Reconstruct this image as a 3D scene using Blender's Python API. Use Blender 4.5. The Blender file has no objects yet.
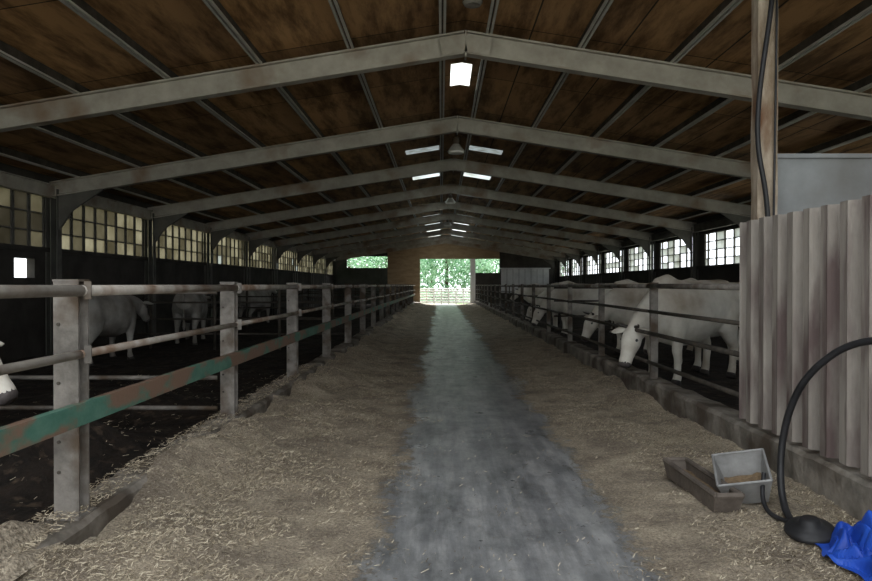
import bpy, math, random
from mathutils import Vector, Matrix, noise
random.seed(7)
scene = bpy.context.scene
COL = scene.collection

# ---------------------------------------------------------------- materials
def new_mat(name):
    m = bpy.data.materials.new(name); m.use_nodes = True
    nt = m.node_tree; b = nt.nodes['Principled BSDF']
    return m, nt, b

def noisy(name, c1, c2, scale=3.0, rough=0.85, metal=0.0, detail=8.0, stretch=(1,1,1), c3=None, s3=0.6, t3=(0.5,0.62), bump=0.15, bscale=40.0, lo=0.35, hi=0.65, spec=0.3):
    m, nt, b = new_mat(name)
    N = nt.nodes; L = nt.links
    tc = N.new('ShaderNodeTexCoord'); mp = N.new('ShaderNodeMapping')
    mp.inputs['Scale'].default_value = stretch
    L.new(tc.outputs['Object'], mp.inputs['Vector'])
    n = N.new('ShaderNodeTexNoise'); n.inputs['Scale'].default_value = scale; n.inputs['Detail'].default_value = detail
    n.inputs['Roughness'].default_value = 0.65
    L.new(mp.outputs[0], n.inputs['Vector'])
    r = N.new('ShaderNodeValToRGB')
    r.color_ramp.elements[0].position = lo; r.color_ramp.elements[0].color = (*c1, 1)
    r.color_ramp.elements[1].position = hi; r.color_ramp.elements[1].color = (*c2, 1)
    L.new(n.outputs['Fac'], r.inputs['Fac'])
    out = r.outputs['Color']
    if c3:
        n2 = N.new('ShaderNodeTexNoise'); n2.inputs['Scale'].default_value = s3*scale; n2.inputs['Detail'].default_value = 10
        mp2 = N.new('ShaderNodeMapping'); mp2.inputs['Location'].default_value = (13, 7, 3); mp2.inputs['Scale'].default_value = stretch
        L.new(tc.outputs['Object'], mp2.inputs['Vector']); L.new(mp2.outputs[0], n2.inputs['Vector'])
        r2 = N.new('ShaderNodeValToRGB'); r2.color_ramp.elements[0].position = t3[0]; r2.color_ramp.elements[1].position = t3[1]
        L.new(n2.outputs['Fac'], r2.inputs['Fac'])
        mx = N.new('ShaderNodeMixRGB'); mx.inputs['Color2'].default_value = (*c3, 1)
        L.new(r2.outputs['Color'], mx.inputs['Fac']); L.new(out, mx.inputs['Color1']); out = mx.outputs['Color']
    L.new(out, b.inputs['Base Color'])
    b.inputs['Roughness'].default_value = rough; b.inputs['Metallic'].default_value = metal
    b.inputs['Specular IOR Level'].default_value = spec
    if bump:
        nb = N.new('ShaderNodeTexNoise'); nb.inputs['Scale'].default_value = bscale; nb.inputs['Detail'].default_value = 6
        L.new(tc.outputs['Object'], nb.inputs['Vector'])
        bp = N.new('ShaderNodeBump'); bp.inputs['Strength'].default_value = bump; bp.inputs['Distance'].default_value = 0.02
        L.new(nb.outputs['Fac'], bp.inputs['Height']); L.new(bp.outputs[0], b.inputs['Normal'])
    return m

def translucent(name, col, mixd=0.3, scale=1.7):
    m = bpy.data.materials.new(name); m.use_nodes = True
    nt = m.node_tree; N = nt.nodes; L = nt.links; N.clear()
    o = N.new('ShaderNodeOutputMaterial'); t = N.new('ShaderNodeBsdfTranslucent'); d = N.new('ShaderNodeBsdfDiffuse')
    mx = N.new('ShaderNodeMixShader'); mx.inputs[0].default_value = mixd
    tc = N.new('ShaderNodeTexCoord'); n = N.new('ShaderNodeTexNoise'); n.inputs['Scale'].default_value = scale; n.inputs['Detail'].default_value = 6
    L.new(tc.outputs['Object'], n.inputs['Vector'])
    r = N.new('ShaderNodeValToRGB'); r.color_ramp.elements[0].position = .3; r.color_ramp.elements[1].position = .65
    r.color_ramp.elements[0].color = (col[0]*.5, col[1]*.48, col[2]*.42, 1); r.color_ramp.elements[1].color = (*col, 1)
    L.new(n.outputs['Fac'], r.inputs['Fac'])
    L.new(r.outputs[0], t.inputs[0]); L.new(r.outputs[0], d.inputs[0])
    L.new(t.outputs[0], mx.inputs[1]); L.new(d.outputs[0], mx.inputs[2]); L.new(mx.outputs[0], o.inputs[0])
    return m

M_beam = noisy('painted_steel_beam', (.31,.285,.245), (.46,.435,.385), 2.0, .7, c3=(.24,.17,.12), t3=(.52,.70), bump=.05)
M_purlin = noisy('galvanised_purlin', (.46,.45,.42), (.62,.61,.57), 3, .5, .2, bump=0)
M_col = noisy('column_steel', (.08,.078,.07), (.14,.135,.12), 2, .7, bump=.05)
M_galv = noisy('weathered_galvanised_steel', (.12,.11,.098), (.27,.25,.225), 5, .65, .2, c3=(.09,.065,.045), t3=(.48,.62), bump=.2)
M_pipe = noisy('pipe_rail_steel', (.25,.225,.195), (.42,.39,.345), 4, .55, .15, c3=(.17,.115,.08), t3=(.48,.63), bump=.05)
M_dark = noisy('dark_rusty_steel', (.04,.036,.03), (.10,.085,.07), 4, .7, .3, bump=.1)
M_green = noisy('green_paint_rust', (.045,.14,.105), (.10,.21,.16), 6, .6, 0, stretch=(1,.5,1), c3=(.19,.12,.085), s3=.7, t3=(.46,.53), bump=.15)
M_conc = noisy('curb_concrete', (.13,.118,.10), (.30,.27,.23), 3.5, .9, c3=(.085,.068,.052), t3=(.47,.62), bump=.6, bscale=18)
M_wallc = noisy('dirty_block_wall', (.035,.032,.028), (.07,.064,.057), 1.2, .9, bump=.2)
M_wallend = noisy('dark_green_sheet', (.05,.06,.05), (.09,.10,.085), 1.0, .8, bump=.1)
M_ply = noisy('end_wall_plywood', (.24,.17,.10), (.36,.27,.17), 1.2, .8, stretch=(1,1,3), bump=0)
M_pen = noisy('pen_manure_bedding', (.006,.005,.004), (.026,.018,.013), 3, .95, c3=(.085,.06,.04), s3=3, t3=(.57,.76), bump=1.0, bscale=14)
M_cow = noisy('white_cow_coat', (.60,.565,.49), (.80,.775,.70), 2.2, .85, c3=(.34,.28,.21), s3=.8, t3=(.50,.76), bump=.1, bscale=60)
M_cow_shade = noisy('shaded_cow_coat', (.22,.21,.195), (.40,.385,.355), 1.8, .85, c3=(.12,.10,.08), s3=.8, t3=(.42,.7), bump=.1, bscale=60)  # darker copy of the white coat, shade of the left pens put into the colour
M_black = noisy('black_rubber', (.012,.012,.013), (.025,.025,.027), 5, .45, bump=.02)
M_hoof = noisy('hoof_horn', (.03,.027,.025), (.06,.05,.045), 8, .6, bump=.05)
M_muz = noisy('cow_muzzle', (.05,.045,.045), (.12,.10,.095), 8, .5, bump=.05)
M_blue = noisy('blue_plastic_sheet', (.012,.05,.34), (.025,.10,.52), 4, .4, bump=.1, bscale=20)
M_timber = noisy('stained_post', (.20,.15,.10), (.46,.39,.31), 3.2, .85, stretch=(2,2,.6), c3=(.15,.08,.045), t3=(.50,.63), bump=.4)
M_fibro = noisy('fibre_cement_sheet', (.18,.158,.14), (.32,.29,.255), 1.8, .8, stretch=(1,2.2,.35), c3=(.11,.08,.075), s3=1.6, t3=(.46,.63), bump=.2, bscale=30)
M_grey = noisy('grey_metal_sheet', (.20,.21,.215), (.28,.295,.30), 1.5, .6, .1, bump=.08, c3=(.15,.145,.135), t3=(.52,.75))
M_curt = noisy('pale_plastic_strip', (.50,.52,.52), (.66,.68,.68), 1.5, .6, 0, bump=0)
M_trough = noisy('galvanised_trough', (.22,.22,.215), (.36,.36,.355), 5, .5, .25, bump=.05)
M_wood = noisy('old_brown_trough', (.075,.062,.052), (.15,.125,.105), 5, .8, bump=.3)
M_feed = noisy('feed_meal', (.13,.09,.055), (.24,.17,.10), 25, .95, bump=.6, bscale=90)
M_white = noisy('white_paint', (.80,.80,.78), (.88,.88,.86), 3, .6, bump=0)
M_leaf = translucent('tree_leaves', (.46,.70,.48), .5, .9); M_leafd = translucent('tree_leaves_dark', (.18,.38,.22), .6, .9)
M_bark = noisy('bark', (.05,.035,.025), (.11,.08,.06), 6, .9, bump=.5)
M_ground = noisy('outdoor_ground', (.34,.32,.27), (.46,.43,.36), .5, .95, c3=(.14,.22,.08), t3=(.5,.6), bump=.2)
M_straw = [noisy('straw_a', (.34,.285,.20), (.46,.395,.29), 8, .85, bump=0), noisy('straw_b', (.14,.112,.078), (.24,.195,.14), 8, .85, bump=0), noisy('straw_c', (.55,.475,.35), (.68,.60,.46), 8, .85, bump=0)]
M_tan = translucent('yellowed_pane', (.27,.24,.165)); M_tan2 = translucent('dark_yellowed_pane', (.11,.095,.062)); M_tan3 = translucent('dirty_pane', (.04,.034,.024)); M_clear = translucent('white_pane', (.45,.48,.46))
M_sky = translucent('skylight_sheet', (.62,.66,.64), .1)
M_sky2 = translucent('dirty_skylight_sheet', (.28,.31,.31), .1)
M_sky3 = translucent('grimy_skylight_sheet', (.085,.095,.095), .1, 5)

def ceiling_mat():
    m, nt, b = new_mat('ceiling_board'); N = nt.nodes; L = nt.links
    tc = N.new('ShaderNodeTexCoord')
    sp = N.new('ShaderNodeSeparateXYZ'); cb = N.new('ShaderNodeCombineXYZ')
    L.new(tc.outputs['Object'], sp.inputs[0]); L.new(sp.outputs['Y'], cb.inputs['X']); L.new(sp.outputs['X'], cb.inputs['Y'])
    br = N.new('ShaderNodeTexBrick'); br.inputs['Scale'].default_value = 1
    br.inputs['Brick Width'].default_value = 2.5; br.inputs['Row Height'].default_value = 1.3; br.inputs['Mortar Size'].default_value = .012
    br.offset = 0
    br.inputs['Color1'].default_value = (.54,.31,.14,1); br.inputs['Color2'].default_value = (.34,.195,.095,1); br.inputs['Mortar'].default_value = (.05,.035,.02,1)
    L.new(cb.outputs[0], br.inputs['Vector'])
    n = N.new('ShaderNodeTexNoise'); n.inputs['Scale'].default_value = 1.1; n.inputs['Detail'].default_value = 10; n.inputs['Roughness'].default_value = .7
    mp = N.new('ShaderNodeMapping'); mp.inputs['Scale'].default_value = (3, .5, 1)
    L.new(tc.outputs['Object'], mp.inputs[0]); L.new(mp.outputs[0], n.inputs['Vector'])
    r = N.new('ShaderNodeValToRGB'); r.color_ramp.elements[0].position = .40; r.color_ramp.elements[1].position = .58
    r.color_ramp.elements[0].color = (.32,.29,.26,1); r.color_ramp.elements[1].color = (1,1,1,1)
    L.new(n.outputs['Fac'], r.inputs[0])
    mx = N.new('ShaderNodeMixRGB'); mx.blend_type = 'MULTIPLY'; mx.inputs[0].default_value = 1
    L.new(br.outputs[0], mx.inputs[1]); L.new(r.outputs[0], mx.inputs[2]); L.new(mx.outputs[0], b.inputs['Base Color'])
    b.inputs['Roughness'].default_value = .7; b.inputs['Specular IOR Level'].default_value = .3
    return m
M_ceil = ceiling_mat()

def floor_mat():
    m, nt, b = new_mat('feed_passage_floor'); N = nt.nodes; L = nt.links
    tc = N.new('ShaderNodeTexCoord'); sp = N.new('ShaderNodeSeparateXYZ'); L.new(tc.outputs['Object'], sp.inputs[0])
    def noi(scale, det=8, st=(1,1,1), rough=.6):
        mp = N.new('ShaderNodeMapping'); mp.inputs['Scale'].default_value = st; L.new(tc.outputs['Object'], mp.inputs[0])
        n = N.new('ShaderNodeTexNoise'); n.inputs['Scale'].default_value = scale; n.inputs['Detail'].default_value = det; n.inputs['Roughness'].default_value = rough
        L.new(mp.outputs[0], n.inputs['Vector']); return n.outputs['Fac']
    def math_(op, a, c):
        x = N.new('ShaderNodeMath'); x.operation = op
        for i, v in enumerate((a, c)):
            if isinstance(v, (int, float)): x.inputs[i].default_value = v
            else: L.new(v, x.inputs[i])
        return x.outputs[0]
    def ramp(f, p0, c0, p1, c1):
        r = N.new('ShaderNodeValToRGB'); r.color_ramp.elements[0].position = p0; r.color_ramp.elements[1].position = p1
        r.color_ramp.elements[0].color = (*c0, 1); r.color_ramp.elements[1].color = (*c1, 1); L.new(f, r.inputs[0]); return r.outputs[0]
    d = math_('ABSOLUTE', math_('SUBTRACT', sp.outputs['X'], .40), 0)
    d = math_('ADD', d, math_('MULTIPLY', math_('SUBTRACT', noi(1.0, 10, (1, .6, 1), .7), .5), 1.1))
    d = math_('ADD', d, math_('MULTIPLY', math_('SUBTRACT', noi(9, 12, (1,1,1), .85), .5), .95))
    mask = ramp(d, .70, (0,0,0), .80, (1,1,1))
    conc = ramp(noi(2.6, 14, (1,.45,1), .78), .36, (.12,.125,.127), .62, (.36,.362,.36))
    streak = ramp(noi(2.0, 10, (3,.25,1), .7), .42, (.62,.63,.65), .58, (1,1,1))
    cm = N.new('ShaderNodeMixRGB'); cm.blend_type = 'MULTIPLY'; cm.inputs[0].default_value = 1; L.new(conc, cm.inputs[1]); L.new(streak, cm.inputs[2])
    chaff = ramp(noi(55, 10, (1,1,1), .85), .38, (.14,.115,.085), .62, (.57,.50,.395))
    big = ramp(noi(2.2, 10, (1,1,1), .7), .38, (.58,.55,.53), .62, (1.12,1.09,1.03))
    mm = N.new('ShaderNodeMixRGB'); mm.blend_type = 'MULTIPLY'; mm.inputs[0].default_value = 1; L.new(chaff, mm.inputs[1]); L.new(big, mm.inputs[2])
    mx = N.new('ShaderNodeMixRGB'); L.new(mask, mx.inputs[0]); L.new(cm.outputs[0], mx.inputs[1]); L.new(mm.outputs[0], mx.inputs[2])
    L.new(mx.outputs[0], b.inputs['Base Color'])
    ro = math_('ADD', math_('MULTIPLY', mask, .5), math_('ADD', math_('MULTIPLY', noi(3, 8), .5), .10))
    L.new(ro, b.inputs['Roughness'])
    bp = N.new('ShaderNodeBump'); bp.inputs['Distance'].default_value = .03; bp.inputs['Strength'].default_value = .7
    hh = math_('MULTIPLY', noi(50, 8, (1,1,1), .8), math_('ADD', mask, .05))
    L.new(hh, bp.inputs['Height']); L.new(bp.outputs[0], b.inputs['Normal'])
    b.inputs['Specular IOR Level'].default_value = .5
    return m
M_floor = floor_mat()

# ---------------------------------------------------------------- mesh builder
class MB:
    def __init__(s): s.v=[]; s.f=[]; s.m=[]; s.mats=[]
    def mi(s, m):
        if m not in s.mats: s.mats.append(m)
        return s.mats.index(m)
    def add(s, vs, fs, m):
        o=len(s.v); s.v+= [tuple(v) for v in vs]; i=s.mi(m)
        for f in fs: s.f.append(tuple(o+k for k in f)); s.m.append(i)
    def box(s, a, b, m):
        x0,y0,z0=a; x1,y1,z1=b
        s.add([(x0,y0,z0),(x1,y0,z0),(x1,y1,z0),(x0,y1,z0),(x0,y0,z1),(x1,y0,z1),(x1,y1,z1),(x0,y1,z1)],
              [(0,3,2,1),(4,5,6,7),(0,1,5,4),(1,2,6,5),(2,3,7,6),(3,0,4,7)], m)
    def bar(s, p0, p1, w, h, m, off=(0,0)):
        p0=Vector(p0); p1=Vector(p1); t=(p1-p0).normalized()
        up=Vector((0,0,1)) if abs(t.z)<.95 else Vector((0,1,0))
        sd=t.cross(up).normalized(); u=sd.cross(t).normalized()
        c=sd*off[0]+u*off[1]; vs=[]
        for p in (p0,p1):
            for a,b_ in ((-1,-1),(1,-1),(1,1),(-1,1)): vs.append(p+c+sd*(a*w/2)+u*(b_*h/2))
        s.add(vs, [(0,1,2,3),(7,6,5,4),(0,4,5,1),(1,5,6,2),(2,6,7,3),(3,7,4,0)], m)
    def ibeam(s, p0, p1, w, h, m, t=.02):
        s.bar(p0,p1,w,t,m,(0,h/2-t/2)); s.bar(p0,p1,w,t,m,(0,-h/2+t/2)); s.bar(p0,p1,t*1.2,h-2*t,m)
    def cyl(s, p0, p1, r, m, n=10, r2=None):
        p0=Vector(p0); p1=Vector(p1); t=(p1-p0).normalized(); r2=r if r2 is None else r2
        up=Vector((0,0,1)) if abs(t.z)<.95 else Vector((0,1,0))
        sd=t.cross(up).normalized(); u=sd.cross(t); vs=[]
        for p,rr in ((p0,r),(p1,r2)):
            for k in range(n):
                a=2*math.pi*k/n; vs.append(p+sd*(rr*math.cos(a))+u*(rr*math.sin(a)))
        fs=[(k,(k+1)%n,n+(k+1)%n,n+k) for k in range(n)]+[tuple(range(n-1,-1,-1)),tuple(range(n,2*n))]
        s.add(vs,fs,m)
    def tube(s, pts, m, n=12, side=Vector((0,1,0))):
        P=[Vector(p[:3]) for p in pts]; vs=[]; K=len(P)
        for i,p in enumerate(P):
            t=(P[min(i+1,K-1)]-P[max(i-1,0)]).normalized()
            sd=(side-t*side.dot(t)).normalized(); u=t.cross(sd)
            for k in range(n):
                a=2*math.pi*k/n; vs.append(p+sd*(pts[i][3]*math.cos(a))+u*(pts[i][4]*math.sin(a)))
        fs=[]
        for i in range(K-1):
            for k in range(n): fs.append((i*n+k,i*n+(k+1)%n,(i+1)*n+(k+1)%n,(i+1)*n+k))
        fs.append(tuple(range(n-1,-1,-1))); fs.append(tuple((K-1)*n+k for k in range(n)))
        s.add(vs,fs,m)
    def obj(s, name, parent=None, smooth=False, loc=None):
        me=bpy.data.meshes.new(name); me.from_pydata(s.v,[],s.f)
        for m in s.mats: me.materials.append(m)
        me.polygons.foreach_set('material_index', s.m)
        if smooth: me.polygons.foreach_set('use_smooth',[True]*len(me.polygons))
        me.update(); o=bpy.data.objects.new(name,me); COL.objects.link(o)
        if parent: o.parent=parent
        if loc: o.location=loc
        return o

def fn(x,y,z=0): return noise.noise(Vector((x,y,z)))

# ---------------------------------------------------------------- dimensions
RX=.35; HALF=8.7; RZ=5.1; SL=.16
XL=RX-HALF; XR=RX+HALF
Y0=-2.5; Y1=55; YR=4.3
def rz(x): return RZ-SL*abs(x-RX)

def grid(name, x0,x1,y0,y1,nx,ny,zf,mat,yp=1.0):
    mb=MB(); vs=[]; fs=[]
    for j in range(ny+1):
        y=y0+(y1-y0)*((j/ny)**yp)
        for i in range(nx+1):
            x=x0+(x1-x0)*i/nx; vs.append((x,y,zf(x,y)))
    for j in range(ny):
        for i in range(nx):
            a=j*(nx+1)+i; fs.append((a,a+1,a+nx+2,a+nx+1))
    mb.add(vs,fs,mat); return mb.obj(name,smooth=True)
def floor_z(x,y):
    d=max(0,abs(x-.36)-.75)
    z=.05*d*(.6+1.0*max(-.3,fn(x*1.5,y*1.2)))+.024*min(1,d*2)*fn(x*6,y*6,3)+.016*min(1,d*2)*fn(x*14,y*14,6)
    if x<-1.1: z+=.12*min(1,(-1.1-x)/.6)*max(0,.6+1.7*fn(y*1.5,x*1.8,3))
    if x>1.9: z+=.05*min(1,(x-1.9)/.5)*max(0,.5+1.6*fn(y*1.3,x*1.5,8))*(1 if y>5.8 else .2)
    return z
grid('floor',-2.02,2.68,Y0,Y1,90,800,floor_z,M_floor,1.7)
def penL(x,y):
    z=.02+.06*fn(x*1.1,y*1.1)+.03*fn(x*4,y*4,2)
    z+=.30*math.exp(-((x+3.1)**2/.35+(y-5.7)**2/.6))*(1+.5*fn(x*5,y*5,5))
    z+=.22*math.exp(-((x+3.4)**2/.5+(y-8.0)**2/.5))*(1+.5*fn(x*5,y*5,9))
    return z+.02*fn(x*13,y*13)
def penR(x,y): return .05+.05*fn(x*1.1,y*1.1)+.03*fn(x*4,y*4,2)
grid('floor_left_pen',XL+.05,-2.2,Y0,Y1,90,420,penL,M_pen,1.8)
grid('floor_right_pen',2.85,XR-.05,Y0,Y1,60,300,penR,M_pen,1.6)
mb=MB(); mb.add([(-90,-60,-.12),(90,-60,-.12),(90,140,-.12),(-90,140,-.12)],[(0,1,2,3)],M_ground); mb.obj('ground')

def curb(name,x0,x1,y0,y1,h,mat):
    mb=MB(); ny=int((y1-y0)/.12); prof=[(x0,-.1),(x0,h-.03),(x0+.03,h),((x0+x1)/2,h),(x1-.03,h),(x1,h-.03),(x1,-.1)]
    vs=[];fs=[]
    for j in range(ny+1):
        y=y0+(y1-y0)*j/ny
        for k,(x,z) in enumerate(prof):
            w=.022 if z>0 else 0
            vs.append((x+w*fn(x*3,y*2.5,1)+w*.9*fn(x*9,y*9,4), y, z+w*fn(x*3+5,y*2.2,2)+w*.9*fn(x*9,y*10,8)))
    n=len(prof)
    for j in range(ny):
        for k in range(n-1): a=j*n+k; fs.append((a,a+1,a+n+1,a+n))
    fs.append(tuple(range(n))); fs.append(tuple(ny*n+k for k in range(n-1,-1,-1)))
    mb.add(vs,fs,mat); return mb.obj(name)
curb('curb_left',-2.26,-1.97,Y0,54.8,.20,M_conc)
curb('curb_right',2.62,2.90,Y0,54.8,.29,M_conc)

def straw():
    mb=MB(); 
    idx=[mb.mi(m) for m in M_straw]
    def one(x,y,z,L,w):
        a=random.uniform(0,math.pi); dx=math.cos(a)*L/2; dy=math.sin(a)*L/2; px=-math.sin(a)*w/2; py=math.cos(a)*w/2
        dz=random.uniform(-.008,.008); o=len(mb.v)
        mb.v+=[(x-dx-px,y-dy-py,z-dz),(x+dx-px,y+dy-py,z+dz),(x+dx+px,y+dy+py,z+dz+.002),(x-dx+px,y-dy+py,z-dz+.002)]
        mb.f.append((o,o+1,o+2,o+3)); mb.m.append(random.choice(idx))
    c=0
    while c<85000:
        y=2.4+17*random.random()**1.8; x=random.uniform(-1.95,2.6)
        d=abs(x-.40)-.60+.6*fn(x*1.1,y*.7)
        if random.random()>min(1,max(.025,d*1.1)): continue
        if fn(x*1.8,y*1.8,7)<-.05 and random.random()<.8: continue
        one(x,y,floor_z(x,y)+random.uniform(.003,.014),random.uniform(.009,.028)*(1 if random.random()<.93 else 2.2),random.uniform(.0018,.0034)); c+=1
    for _ in range(5000):
        y=2.2+9*random.random()**1.6; x=random.uniform(-2.24,-1.99); one(x,y,.222+random.uniform(0,.012),random.uniform(.015,.045),.003)
    for _ in range(900):
        y=2.5+9*random.random(); x=random.uniform(-5,-2.3); one(x,y,penL(x,y)+.02,random.uniform(.02,.06),.004)
    mb.obj('loose_straw')
straw()
M_heap=noisy('straw_heap_mat',(.14,.115,.085),(.50,.43,.33),45,.95,bump=1,bscale=70)
def heap(cx,cy,a,b,h,z0):
    mb=MB(); vs=[];fs=[]; n=40
    for j in range(n+1):
        for i in range(n+1):
            u=i/n*2-1; v=j/n*2-1; r=min(1,math.hypot(u,v)*(1+.25*fn(u*2+cx,v*2)))
            vs.append((cx+a*u,cy+b*v,z0+(h*(math.cos(r*math.pi)*.5+.5)*(1+.5*fn(u*3,v*3,cx))+.03*fn(u*10,v*10)*(1-r) if r<1 else -.08)))
    for j in range(n):
        for i in range(n): a_=j*(n+1)+i; fs.append((a_,a_+1,a_+n+2,a_+n+1))
    mb.add(vs,fs,M_heap); mb.obj('straw_heap',smooth=True)
heap(-2.16,3.30,.24,.60,.17,.17)

# ---------------------------------------------------------------- roof
mb=MB()
rb=[0,.18,.40,1.3,2.6,9.1]
yb=[Y0,YR,11.9,13.2,18.6,19.2]+[v for k in range(7) for v in (21.5+5*k,23.8+5*k)]+[Y1+.6]
sk=MB(); RT=.17
for sgn in (-1,1):
    for i in range(len(rb)-1):
        for j in range(len(yb)-1):
            if j==0 and i<4: continue  # unseen front bay: aisle left roofless to let sky light in, pens kept covered
            xa=RX+sgn*rb[i]; xb=RX+sgn*rb[i+1]
            q=[(xa,yb[j],rz(xa)+RT),(xb,yb[j],rz(xb)+RT),(xb,yb[j+1],rz(xb)+RT),(xa,yb[j+1],rz(xa)+RT)]
            ridge=(i==0 and j==2); sheet=(i==2 and j>=4 and j%2==0)
            if ridge: sk.add(q,[(0,1,2,3)],M_sky)
            elif sheet: sk.add(q,[(0,1,2,3)],M_sky3 if j==4 else (M_sky2 if (j==6 or random.random()<.3) else M_sky))
            else: mb.add(q,[(0,1,2,3)],M_ceil)
mb.obj('ceiling'); sk.obj('roof_skylights')
mb=MB()
for sgn in (-1,1):
    for k in range(7):
        x=RX+sgn*(.33+1.3*k); z=rz(x); ys=YR if k<3 else Y0
        mb.bar((x-.03,ys,z+.012),(x-.03,Y1,z+.012),.034,.024,M_purlin); mb.bar((x+.03,ys,z+.012),(x+.03,Y1,z+.012),.034,.024,M_purlin)
        mb.bar((x,ys,z+.09),(x,Y1,z+.09),.014,.14,M_dark)
mb.obj('roof_purlins')

for k in range(1,12):
    y=5*k
    mb=MB(); d=.32
    for sgn in (-1,1):
        xe=RX+sgn*HALF
        mb.ibeam((RX,y,RZ-d/2),(xe,y,rz(xe)-d/2),.17,d,M_beam,.025)
        mb.bar((xe-sgn*.02,y,-.1),(xe-sgn*.02,y,rz(xe)-d*.5),.02,.24,M_col)
        for q in (-.12,.12): mb.box((xe-sgn*.02+q-.01,y-.09,-.1),(xe-sgn*.02+q+.01,y+.09,rz(xe)-d*.5),M_col)
        a=(xe-sgn*.12,rz(xe)-d)
        x1=xe-sgn*1.1
        vs=[]
        for yy in (y-.03,y+.03):
            vs+=[(a[0],yy,a[1]-.75),(a[0],yy,rz(xe)-d*.8),(x1,yy,rz(x1)-d*.9),(x1,yy,rz(x1)-d-.02),(xe-sgn*.45,yy,rz(xe)-d-.28)]
        mb.add(vs,[(0,1,2,3,4),(9,8,7,6,5),(0,5,6,1),(1,6,7,2),(2,7,8,3),(3,8,9,4),(4,9,5,0)],M_col)
        mb.bar((RX,y-.10,RZ-d/2-.02),(RX+sgn*.35,y-.10,RZ-d/2-.02-.35*SL),.012,d*.8,M_beam)
    mb.box((RX-.012,y-.09,RZ-d-.05),(RX+.012,y+.09,RZ),M_beam)
    mb.obj('portal_frame')
for sgn,nm in ((-1,'eave_beam_left'),(1,'eave_beam_right')):
    mb=MB(); x=RX+sgn*(HALF-.05); mb.ibeam((x,Y0,3.50),(x,Y1,3.50),.14,.28,M_beam if sgn<0 else M_col); mb.obj(nm)

def side_wall(name, x, sgn, zlo, zhi, gap=None):
    mb=MB()
    x0=x+sgn*.13; x1=x+sgn*.30; lo,hi=min(x0,x1),max(x0,x1)
    segs=[(Y0,Y1)]
    if gap:
        segs=[(Y0,gap[0]),(gap[1],Y1)]
        mb.box((lo,gap[0],-.1),(hi,gap[1],gap[2]),M_wallc); 
        if gap[3]<zlo: mb.box((lo,gap[0],gap[3]),(hi,gap[1],zlo),M_wallc)
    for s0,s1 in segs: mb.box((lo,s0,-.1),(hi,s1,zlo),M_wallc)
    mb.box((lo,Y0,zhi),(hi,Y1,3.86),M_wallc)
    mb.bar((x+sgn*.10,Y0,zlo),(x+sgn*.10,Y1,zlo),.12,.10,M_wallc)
    return mb.obj(name)
side_wall('wall_left',XL,-1,2.25,3.42,(13.85,14.55,1.65,2.05))
side_wall('wall_right',XR,1,2.12,3.28)
wn=0
for side,x,z0,z1 in ((-1,XL-.2,2.25,3.42),(1,XR+.2,2.12,3.28)):
    for k in range(11):
        ya=5*k; yb_=5*k+5; mb=MB(); wn+=1
        nc=9 if side<0 else 7
        st=(yb_-ya)/nc
        fm=M_col
        for i in range(nc+1):
            yy=ya+st*i; w=.09 if side<0 else (.05 if 0<i<nc else .9)
            mb.box((x-.03,max(ya,yy-w/2),z0),(x+.03,min(yb_,yy+w/2),z1),fm)
        nr=3 if side<0 else 4
        for r in range(nr+1):
            zz=z0+(z1-z0)*r/nr; mb.box((x-.025,ya,zz-.014),(x+.025,yb_,zz+.014),fm)
        for i in range(nc):
            for r in range(nr):
                a0=ya+st*i; b0=z0+(z1-z0)*r/nr; b1=z0+(z1-z0)*(r+1)/nr
                q=[(x,a0,b0),(x,a0+st,b0),(x,a0+st,b1),(x,a0,b1)]
                rr=random.random()
                if side<0:
                    if k<=2: mt=M_tan3 if rr<.7 else M_tan2
                    else: mt=M_tan2 if rr<.5 else (M_tan if rr<.985 else M_clear)
                    mb.add(q,[(0,1,2,3)],mt)
                else:
                    if rr<.35: mb.add(q,[(0,1,2,3)],M_clear)
        mb.obj('window_%d'%wn)

# end wall
mb=MB(); ye=Y1; t=.15
def ew(x0,x1,z0,z1,m): mb.box((x0,ye,z0),(x1,ye+t,z1),m)
def ewtop(x0,x1,z0,m):
    xs=[x0]+([RX] if x0<RX<x1 else [])+[x1]; vs=[]
    for yy in (ye,ye+t): vs+=[(x0,yy,z0),(x1,yy,z0)]+[(x,yy,rz(x)+.16) for x in reversed(xs)]
    n=len(vs)//2
    mb.add(vs,[tuple(range(n)),tuple(range(2*n-1,n-1,-1))]+[(i,(i+1)%n,n+(i+1)%n,n+i) for i in range(n)],m)
ew(XL-.3,-4.2,-.1,2.85,M_wallend)
ewtop(XL-.3,-4.2,3.75,M_wallc); ew(XL-.3,-7.4,2.85,3.75,M_wallend)
ew(-4.2,-1.65,-.1,3.55,M_ply); ew(2.7,4.6,-.1,2.45,M_wallc); ew(4.6,XR+.3,-.1,3.6,M_wallc)
ewtop(-4.2,4.6,3.55,M_ply); ewtop(4.6,XR+.3,3.6,M_wallc)
ew(2.3,2.7,-.1,3.55,M_white)
mb.obj('wall_end')
mb=MB()
for i in range(8):
    x=4.7+i*.47; mb.box((x,ye-.24-.02*(i%2),.9),(x+.44,ye-.21-.02*(i%2),2.75+.05*fn(i,0)),M_curt)
mb.bar((4.65,ye-.24,2.8),(8.55,ye-.24,2.8),.06,.08,M_curt)
mb.obj('strip_curtain')
mb=MB(); gy=ye+1.6
for z in (.15,.36,.57,.78,.99,1.18): mb.cyl((-1.75,gy,z),(2.4,gy,z),.06,M_white,8)
for i in range(8): x=-1.75+i*.593; mb.cyl((x,gy,-.1),(x,gy,1.22),.05,M_white,8)
mb.obj('farm_gate')

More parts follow.
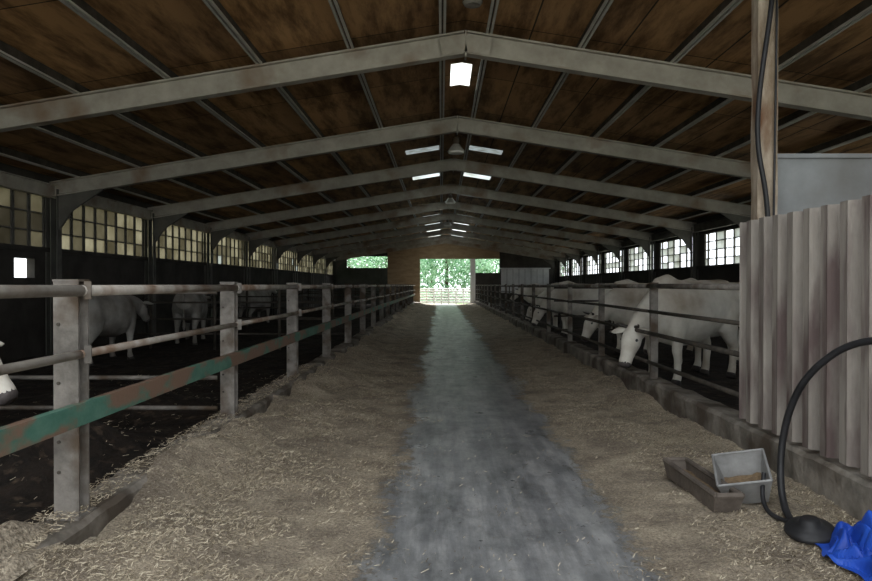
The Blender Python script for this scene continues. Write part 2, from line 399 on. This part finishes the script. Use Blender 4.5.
# ---------------------------------------------------------------- fences
def hpost(mb,x,y,z0,z1,m,w=.14,d=.12):
    mb.box((x-w/2,y-d/2,z0),(x+w/2,y-d/2+.014,z1),m); mb.box((x-w/2,y+d/2-.014,z0),(x+w/2,y+d/2,z1),m); mb.box((x-.008,y-d/2+.014,z0),(x+.008,y+d/2-.014,z1),m)
    mb.box((x-w/2-.004,y-d/2-.004,z1),(x+w/2+.004,y+d/2+.004,z1+.012),m)
def wavy(mb,x,y0,y1,z,r,m):
    n=int((y1-y0)/2.95)+1; last=None
    for i in range(n+1):
        y=y0+(y1-y0)*i/n; p=(x+.012*fn(y,z*9),y,z+.015*fn(y*.9,z*5,3))
        if last: mb.cyl(last,p,r,m,10)
        last=p
left_posts=[1.0+2.96*i for i in range(18)]
fence=bpy.data.objects.new('livestock_fence',None); COL.objects.link(fence)
mb=MB()
for i,y in enumerate(left_posts):
    hpost(mb,-2.1,y,.16,1.52,M_galv,.14,.12)
    for z in (.45,.62,.95,1.28): mb.cyl((-2.1-.04,y-.068,z),(-2.1-.04,y-.058,z),.010,M_dark,8)
    mb.box((-2.19,y-.10,.185),(-2.01,y+.10,.205),M_galv)
mb.obj('posts',fence)
mb=MB(); wavy(mb,-2.02,-2,54,1.47,.033,M_pipe); wavy(mb,-2.02,-2,54,1.11,.024,M_pipe); mb.obj('rails',fence,True)
mb=MB(); mb.bar((-2.0,-2,.78),(-2.0,54,.78),.012,.11,M_green); mb.bar((-2.02,-2,.835),(-2.02,54,.835),.05,.012,M_green); mb.bar((-2.02,-2,.725),(-2.02,54,.725),.05,.012,M_green); mb.obj('channel_rail',fence)
mb=MB()
for y in left_posts:
    for z in (1.47,1.11): mb.bar((-1.985,y-.04,z-.05),(-1.985,y-.04,z+.05),.04,.008,M_galv)
mb.obj('clamps',fence)
fence2=bpy.data.objects.new('livestock_fence',None); COL.objects.link(fence2)
right_posts=[6.32]+[9.1+2.95*i for i in range(16)]
mb=MB()
for y in right_posts: hpost(mb,2.76,y,.27,1.52,M_galv if y>6.5 else M_dark,.09 if y>6.5 else .06,.08 if y>6.5 else .06)
mb.obj('posts',fence2)
mb=MB(); 
for z,r,m in ((1.48,.032,M_galv),(1.16,.022,M_dark),(.87,.026,M_dark),(.50,.024,M_dark)): wavy(mb,2.70,6.3,54,z,r,m)
mb.obj('rails',fence2,True)
def divider(y,x0,x1,mat,zs=(1.43,1.1,.72,.38)):
    mb=MB(); n=4
    for i in range(1,n+1):
        x=x0+(x1-x0)*i/n*1.0; x=x if i<n else x-math.copysign(.1,x1-x0)
        mb.cyl((x,y,-.05),(x,y,1.48),.035,mat,10)
    for z in zs: mb.cyl((x0,y,z),(x1,y,z),.022,mat,10)
    mb.obj('pen_divider_fence',smooth=True)
for y in (6.92,16.0,24.0,33.6,42.4): divider(y,-2.22,XL+.2,M_galv if y<10 else M_dark,(1.43,.58,.28) if y<10 else (1.43,1.1,.72,.38))
for y in (17.6,25.8,35.7,44.5): divider(y,2.84,XR-.2,M_dark)

# ---------------------------------------------------------------- right foreground
mb=MB(); y=Y0; prof=[]; P=.235
seq=((0,0),(.02,.004),(.085,.004),(.105,.02),(.125,.055),(.145,.07),(.19,.07),(.21,.05),(.225,.015))
while y<6.2:
    for dy,dx in seq: 
        if y+dy<6.2: prof.append((y+dy,dx))
    y+=P
vs=[];fs=[]
zs=[.325,.9,1.5,2.05]
for (yy,dx) in prof:
    for z in zs: vs.append((2.635+dx,yy,z+(.012*fn(yy*2,0,1) if z>2 else (.012*fn(yy*4,0,5) if z<.4 else 0))))
nz=len(zs)
for i in range(len(prof)-1):
    for k in range(nz-1): a=i*nz+k; fs.append((a,a+1,a+nz+1,a+nz))
mb.add(vs,fs,M_fibro); o=mb.obj('corrugated_sheet_wall'); s=o.modifiers.new('t','SOLIDIFY'); s.thickness=.008; s.offset=1
mb=MB()
for yy in (6.12,3.5,1.0): mb.box((2.76,yy-.03,.32),(2.82,yy+.03,2.0),M_dark)
for z in (.6,1.85): mb.box((2.735,Y0,z-.02),(2.76,6.18,z+.02),M_dark)
mb.obj('sheet_wall_support_frame')
mb=MB(); mb.box((3.13,6.62,.0),(5.4,6.66,2.70),M_grey); mb.box((3.10,6.58,.0),(3.14,6.70,2.73),M_grey); mb.box((3.10,6.58,2.69),(5.4,6.70,2.73),M_grey)
mb.box((4.6,6.60,.0),(4.65,6.62,2.69),M_grey)
mb.obj('partition_panel')
mb=MB(); vs=[];fs=[]; n=30
for j in range(n+1):
    z=-.1+(rz(2.91)+.25)*j/n
    for a,b_ in ((-1,-1),(1,-1),(1,1),(-1,1)): vs.append((2.95+a*.09+.008*fn(z*2,a,b_),6.42+b_*.07+.008*fn(z*3,b_,a),z))
for j in range(n):
    for k in range(4): fs.append((j*4+k,j*4+(k+1)%4,j*4+4+(k+1)%4,j*4+4+k))
fs.append((3,2,1,0)); fs.append(tuple(n*4+k for k in range(4)))
mb.add(vs,fs,M_timber); mb.obj('roof_post')
def curve(name,pts,r,mat,parent=None):
    c=bpy.data.curves.new(name,'CURVE'); c.dimensions='3D'; c.bevel_depth=r; c.bevel_resolution=4; c.resolution_u=10; c.use_fill_caps=True
    s=c.splines.new('NURBS'); s.points.add(len(pts)-1)
    for p,q in zip(s.points,pts): p.co=(*q,1)
    s.use_endpoint_u=True; s.order_u=4
    c.materials.append(mat); o=bpy.data.objects.new(name,c); COL.objects.link(o)
    if parent: o.parent=parent
    return o
curve('power_cable',[(2.99,6.3,4.8),(2.97,6.28,4.2),(2.92,6.27,3.8),(2.84,6.27,3.3),(2.81,6.27,2.85),(2.85,6.27,2.55),(2.92,6.29,2.3),(2.94,6.3,1.9),(2.92,6.3,1.2)],.022,M_black)
curve('power_cable',[(3.01,6.32,4.8),(3.02,6.32,4.0),(3.0,6.32,3.0),(2.99,6.32,2.0)],.010,M_black)
curve('black_hose',[(2.55,3.6,1.18),(2.53,3.95,1.20),(2.46,4.15,1.17),(2.38,4.28,1.08),(2.29,4.42,.92),(2.245,4.53,.70),(2.22,4.58,.45),(2.19,4.53,.22),(2.15,4.38,.07),(2.13,4.22,.045),(2.15,4.08,.10)],.022,M_black)
curve('water_hose',[(2.13,4.62,.26),(2.08,4.55,.16),(2.05,4.46,.07),(2.07,4.33,.055),(2.13,4.20,.07)],.014,M_black)
mb=MB(); prof=[(0,.085),(.05,.085),(.06,.06),(.09,.045),(.13,.03),(.14,.012),(.13,0),(0,0)]
n=24; vs=[];fs=[]
for r,z in prof:
    for k in range(n): a=2*math.pi*k/n; vs.append((r*math.cos(a),r*math.sin(a),z))
for i in range(len(prof)-1):
    for k in range(n): fs.append((i*n+k,i*n+(k+1)%n,(i+1)*n+(k+1)%n,(i+1)*n+k))
mb.add(vs,fs,M_black); o=mb.obj('rubber_drain_cup',smooth=True,loc=(2.15,4.08,.06)); o.rotation_euler=(.2,-.15,0)
def trough(name,L,W,H,th,mat,fill,flare=.25,fillh=.45):
    mb=MB(); b=(L/2*(1-flare),W/2*(1-flare)); tq=(L/2,W/2)
    def ring(l,w,z): return [(-l,-w,z),(l,-w,z),(l,w,z),(-l,w,z)]
    vs=ring(b[0],b[1],0)+ring(tq[0],tq[1],H)+ring(tq[0]-th,tq[1]-th,H)+ring(b[0]-th,b[1]-th,th)
    fs=[(3,2,1,0)]
    for r in range(3):
        for k in range(4): fs.append((r*4+k,r*4+(k+1)%4,r*4+4+(k+1)%4,r*4+4+k))
    fs.append((12,13,14,15)); mb.add(vs,fs,mat)
    R=ring(tq[0]-th/2,tq[1]-th/2,H)
    for k in range(4): mb.cyl(R[k],R[(k+1)%4],th*.9,mat,8)
    f=fillh; l=b[0]+(tq[0]-b[0])*f-th; w=b[1]+(tq[1]-b[1])*f-th
    vs=[];fs=[];n=8
    for j in range(n+1):
        for i in range(n+1): vs.append((-l+2*l*i/n,-w+2*w*j/n,H*f+.02*fn(i*.8,j*.8,L)))
    for j in range(n):
        for i in range(n): a=j*(n+1)+i; fs.append((a,a+1,a+n+2,a+n+1))
    mb.add(vs,fs,fill); return mb.obj(name)
o=trough('metal_feed_trough',.34,.36,.20,.010,M_trough,M_feed,.28,.22); o.location=(2.09,4.80,.085); o.rotation_euler=(math.radians(22),math.radians(-12),math.radians(-20))
o=trough('wooden_feed_trough',.95,.19,.12,.022,M_wood,M_feed,.12,.45); o.location=(1.83,4.95,.03); o.rotation_euler=(0,0,math.radians(92))
mb=MB(); vs=[];fs=[]; n=70
for j in range(n+1):
    for i in range(n+1):
        u=i/n*2-1; v=j/n*2-1
        ang=math.atan2(v,u); r=math.hypot(u,v)
        h=max(0,1-r*r*.75)**.8
        f=abs(fn(u*2.2+3,v*2.2,1))*.22+abs(fn(u*4.5,v*4.5,7))*.10
        rr=1+.10*math.sin(ang*7)+.1*fn(ang*2,0,3)
        vs.append((2.34+.26*u*rr,3.60+.42*v*rr,max(.045,.03+.25*h*(.75+.5*u*.8)+f*(.3+h)-.06)))
for j in range(n):
    for i in range(n): a=j*(n+1)+i; fs.append((a,a+1,a+n+2,a+n+1))
mb.add(vs,fs,M_blue); o=mb.obj('blue_tarpaulin'); s=o.modifiers.new('t','SOLIDIFY'); s.thickness=.004

for y in (16.2,26.2,36.2):
    mb=MB(); zt=RZ+.1
    mb.cyl((RX,y,zt-.32),(RX,y,zt),.012,M_dark,8); mb.cyl((RX,y,zt-.45),(RX,y,zt-.30),.07,M_galv,14)
    mb.cyl((RX,y,zt-.62),(RX,y,zt-.45),.21,M_purlin,20,.08); mb.cyl((RX,y,zt-.66),(RX,y,zt-.60),.18,M_white,20)
    mb.obj('high_bay_lamp')
mb=MB(); mb.cyl((RX+.05,8.9,RZ-.02),(RX+.05,8.9,RZ+.12),.13,M_dark,18); mb.cyl((RX+.05,8.9,RZ-.06),(RX+.05,8.9,RZ-.02),.10,M_galv,18,.13); mb.obj('ceiling_fixture')

# ---------------------------------------------------------------- cows
def cow_mesh(pose,M_coat):
    mb=MB(); 
    mb.tube([(-1.10,0,1.22,.08,.10),(-1.05,0,1.18,.23,.25),(-.93,0,1.14,.31,.33),(-.7,0,1.11,.34,.37),(-.4,0,1.06,.37,.41),(0,0,1.00,.42,.48),(.25,0,1.00,.40,.49),(.5,0,1.04,.34,.47),(.7,0,1.10,.26,.39),(.86,0,1.15,.17,.27),(.93,0,1.17,.08,.13)],M_coat,20)
    mb.tube([(-1.0,0,1.38,.05,.05),(-.85,0,1.44,.20,.06),(-.6,0,1.44,.14,.05),(-.3,0,1.44,.05,.05)],M_coat,12)
    mb.tube([(.2,0,1.42,.05,.05),(.5,0,1.48,.10,.09),(.78,0,1.42,.07,.09)],M_coat,12)
    for s in (-1,1):
        mb.tube([(.52,s*.19,1.12,.14,.24),(.54,s*.22,.90,.13,.20),(.57,s*.22,.70,.095,.125),(.57,s*.21,.55,.072,.082),(.575,s*.21,.47,.070,.076),(.56,s*.21,.38,.054,.06),(.56,s*.21,.18,.050,.055),(.56,s*.21,.12,.060,.066),(.59,s*.21,.06,.062,.07),(.60,s*.21,.02,.058,.07)],M_coat,12)
        mb.tube([(-.72,s*.19,1.15,.16,.30),(-.70,s*.23,.94,.155,.30),(-.70,s*.24,.76,.125,.22),(-.78,s*.23,.62,.085,.13),(-.88,s*.22,.50,.066,.09),(-.90,s*.22,.42,.058,.072),(-.87,s*.22,.22,.052,.06),(-.86,s*.22,.13,.060,.068),(-.83,s*.22,.06,.063,.072),(-.82,s*.22,.02,.058,.068)],M_coat,12)
    if pose=='graze':
        nk=[(.50,0,1.12,.23,.36),(.80,0,1.06,.18,.29),(1.02,0,.95,.14,.22),(1.18,0,.82,.115,.17),(1.26,0,.74,.10,.15)]
        H=Vector((1.27,0,.78)); hd=Vector((.42,0,-.90)).normalized()
    elif pose=='look':
        nk=[(.50,0,1.16,.23,.36),(.80,0,1.28,.18,.28),(1.02,.0,1.42,.14,.21),(1.16,.0,1.50,.115,.16),(1.22,.0,1.53,.10,.13)]
        H=Vector((1.18,0,1.55)); hd=Vector((.85,0,-.50)).normalized()
    else:
        nk=[(.50,0,1.14,.23,.36),(.82,0,1.17,.18,.28),(1.05,0,1.18,.14,.21),(1.20,0,1.18,.115,.16),(1.28,0,1.17,.10,.13)]
        H=Vector((1.25,0,1.20)); hd=Vector((.66,0,-.75)).normalized()
    mb.tube(nk,M_coat,14)
    mb.tube([(.74,0,.72,.035,.06),(nk[1][0]+.08,0,nk[1][2]-.25,.04,.11),(nk[2][0],0,nk[2][2]-.18,.035,.08)],M_coat,10)
    hs=[(-.06,.07,.08),(0,.12,.12),(.09,.135,.145),(.18,.13,.15),(.28,.10,.125),(.38,.085,.10),(.46,.092,.09),(.51,.08,.07)]
    mb.tube([(*(H+hd*a),b,c) for a,b,c in hs],M_coat,14)
    body=mb
    ex=MB(); up=Vector((0,1,0)).cross(hd)*-1
    if up.z<0 and pose!='graze': up=-up
    if pose=='graze' and up.x<0: up=-up
    ex.tube([(*(H+hd*.465),.087,.082),(*(H+hd*.50),.084,.075),(*(H+hd*.53),.06,.05)],M_muz,14)
    for s in (-1,1):
        y=Vector((0,s,0))
        e=H+hd*.15+y*.122+up*.05
        ex.tube([(*(e-hd*.022),.004,.004),(*(e-hd*.012),.018,.016),(*e,.022,.020),(*(e+hd*.012),.018,.016),(*(e+hd*.022),.004,.004)],M_black,8)
        b=H+hd*.02+y*.09+up*.05
        pts=[(b,.025,.02),(b+y*.06-hd*.01,.045,.015),(b+y*.13+hd*.0,.055,.012),(b+y*.20+hd*.02,.035,.008),(b+y*.24+hd*.03,.006,.004)]
        ex.tube([(*p,w,h) for p,w,h in pts],M_coat,8,side=hd)
        b=H-hd*.03+y*.065+up*.08
        ex.tube([(*b,.024,.024),(*(b+y*.06+up*.02),.020,.020),(*(b+y*.10+up*.07),.012,.012),(*(b+y*.11+up*.11),.004,.004)],M_hoof,8,side=hd)
        for hx in (.60,-.82):
            yy=s*(.21 if hx>0 else .22)
            ex.tube([(hx-.01,yy,.07,.062,.070),(hx,yy,.035,.068,.080),(hx+.01,yy,.0,.072,.086)],M_hoof,12)
    ex.tube([(-1.02,0,1.36,.035,.035),(-1.12,0,1.33,.032,.032),(-1.16,0,1.20,.026,.026),(-1.16,0,.90,.02,.02),(-1.15,0,.68,.018,.018),(-1.15,0,.60,.035,.035),(-1.15,0,.50,.04,.04),(-1.15,0,.40,.012,.012)],M_coat,8)
    return body,ex
cache={}
def cow(x,y,z,heading,pose,scale=1.0,coat=None):
    coat=coat or M_cow; key=(pose,coat.name)
    first = key not in cache
    if first:
        b,e=cow_mesh(pose,coat)
        cache[key]=(b.obj('body'),e.obj('head_tail_details',smooth=True))
    root=bpy.data.objects.new('cow',None); COL.objects.link(root)
    if first: bo,eo=cache[key]
    else:
        bo=bpy.data.objects.new('body',cache[key][0].data); eo=bpy.data.objects.new('head_tail_details',cache[key][1].data)
        COL.objects.link(bo); COL.objects.link(eo)
    r=bo.modifiers.new('r','REMESH'); r.mode='VOXEL'; r.voxel_size=.022; r.use_smooth_shade=True
    s=bo.modifiers.new('s','SMOOTH'); s.iterations=5; s.factor=.5
    bo.parent=root; eo.parent=root
    root.location=(x,y,z); root.rotation_euler=(0,0,math.radians(heading)); root.scale=(scale,)*3
    return root
cow(3.72,10.6,.06,218,'graze',1.02)
cow(4.75,12.3,.06,207,'graze',1.0)
cow(4.35,14.7,.06,196,'graze',1.0)
cow(6.4,13.6,.06,235,'stand',.98)
cow(4.1,19.9,.06,184,'graze',1.0)
cow(4.2,22.4,.06,178,'graze',.97)
cow(4.4,29.0,.06,186,'stand',.97)
cow(-6.55,13.6,.0,82,'stand',.92,M_cow_shade)
cow(-6.5,18.2,.0,100,'stand',.95,M_cow_shade)
cow(-4.36,4.75,-.02,-3,'stand',.92,M_cow)
cow(-7.0,26.5,.0,75,'look',.92,M_cow_shade)

def tree(x,y,h,r):
    mb=MB(); mb.tube([(x,y,-.1,.25,.25),(x+.1,y,h*.3,.18,.18),(x,y+.1,h*.7,.1,.1)],M_bark,10)
    for i in range(1500):
        a=random.uniform(0,2*math.pi); ph=math.acos(random.uniform(-1,1)); rr=r*(random.random()**.4)*(1+.35*fn(a*1.3,ph*2,x))
        c=Vector((x+rr*math.sin(ph)*math.cos(a),y+rr*math.sin(ph)*math.sin(a),h*.55+rr*math.cos(ph)*h*.5/r))
        if c.z<.05: c.z=random.uniform(.05,.8)
        d=Vector((random.uniform(-1,1),random.uniform(-1,1),random.uniform(-1,1))).normalized(); e=d.orthogonal().normalized(); L=random.uniform(.12,.26)
        mb.add([c-d*L,c-e*L*.5,c+d*L,c+e*L*.5],[(0,1,2,3)],M_leaf if random.random()<.75 else M_leafd)
    mb.obj('tree')
for (x,y,h,r) in ((-9,68,7,3),(-5.5,70,8,3),(-2.5,67.5,6,2.4),(.5,70,8,3),(3,68,6,2.6),(6,70,8,3.2),(9.5,68,7,3),(-1,74,10,4),(4,75,10,4),(-7,75,10,4)): tree(x,y,h,r)
mb=MB()
for i in range(5000):
    x=random.uniform(-14,14); c=Vector((x,random.uniform(62,63.5)+abs(fn(x,0)),random.uniform(0,.9+.5*fn(x*.8,3))))
    d=Vector((random.uniform(-1,1),random.uniform(-1,1),random.uniform(-1,1))).normalized(); e=d.orthogonal().normalized(); L=random.uniform(.08,.2)
    mb.add([c-d*L,c-e*L*.5,c+d*L,c+e*L*.5],[(0,1,2,3)],M_leaf)
mb.obj('hedge')

# ---------------------------------------------------------------- lights
w=bpy.data.worlds.new('sky'); scene.world=w; w.use_nodes=True
bg=w.node_tree.nodes['Background']; bg.inputs[0].default_value=(.91,.96,1,1); bg.inputs[1].default_value=2.4
sun=bpy.data.lights.new('sun','SUN'); sun.energy=10; sun.angle=.01; so=bpy.data.objects.new('sun',sun); COL.objects.link(so)
so.rotation_euler=(math.radians(-38),math.radians(14),0)
al=bpy.data.lights.new('front_opening_fill','AREA'); al.shape='RECTANGLE'; al.size=12; al.size_y=3.5; al.energy=150; al.color=(1,.97,.93)  # added fill lamp, stands in for sky light from the open front
ao=bpy.data.objects.new('front_opening_fill',al); COL.objects.link(ao); ao.location=(RX,-2.6,2.2); ao.rotation_euler=(math.radians(98),0,0)

cam=bpy.data.cameras.new('camera'); cam.lens=700/872*36; cam.sensor_width=36; cam.clip_start=.05; cam.clip_end=400
co=bpy.data.objects.new('camera',cam); COL.objects.link(co); co.location=(0,0,1.5)
co.rotation_euler=(math.radians(90-.45),0,math.radians(.41))
scene.camera=co
scene.view_settings.view_transform='Standard'; scene.view_settings.look='None'; scene.view_settings.exposure=.05
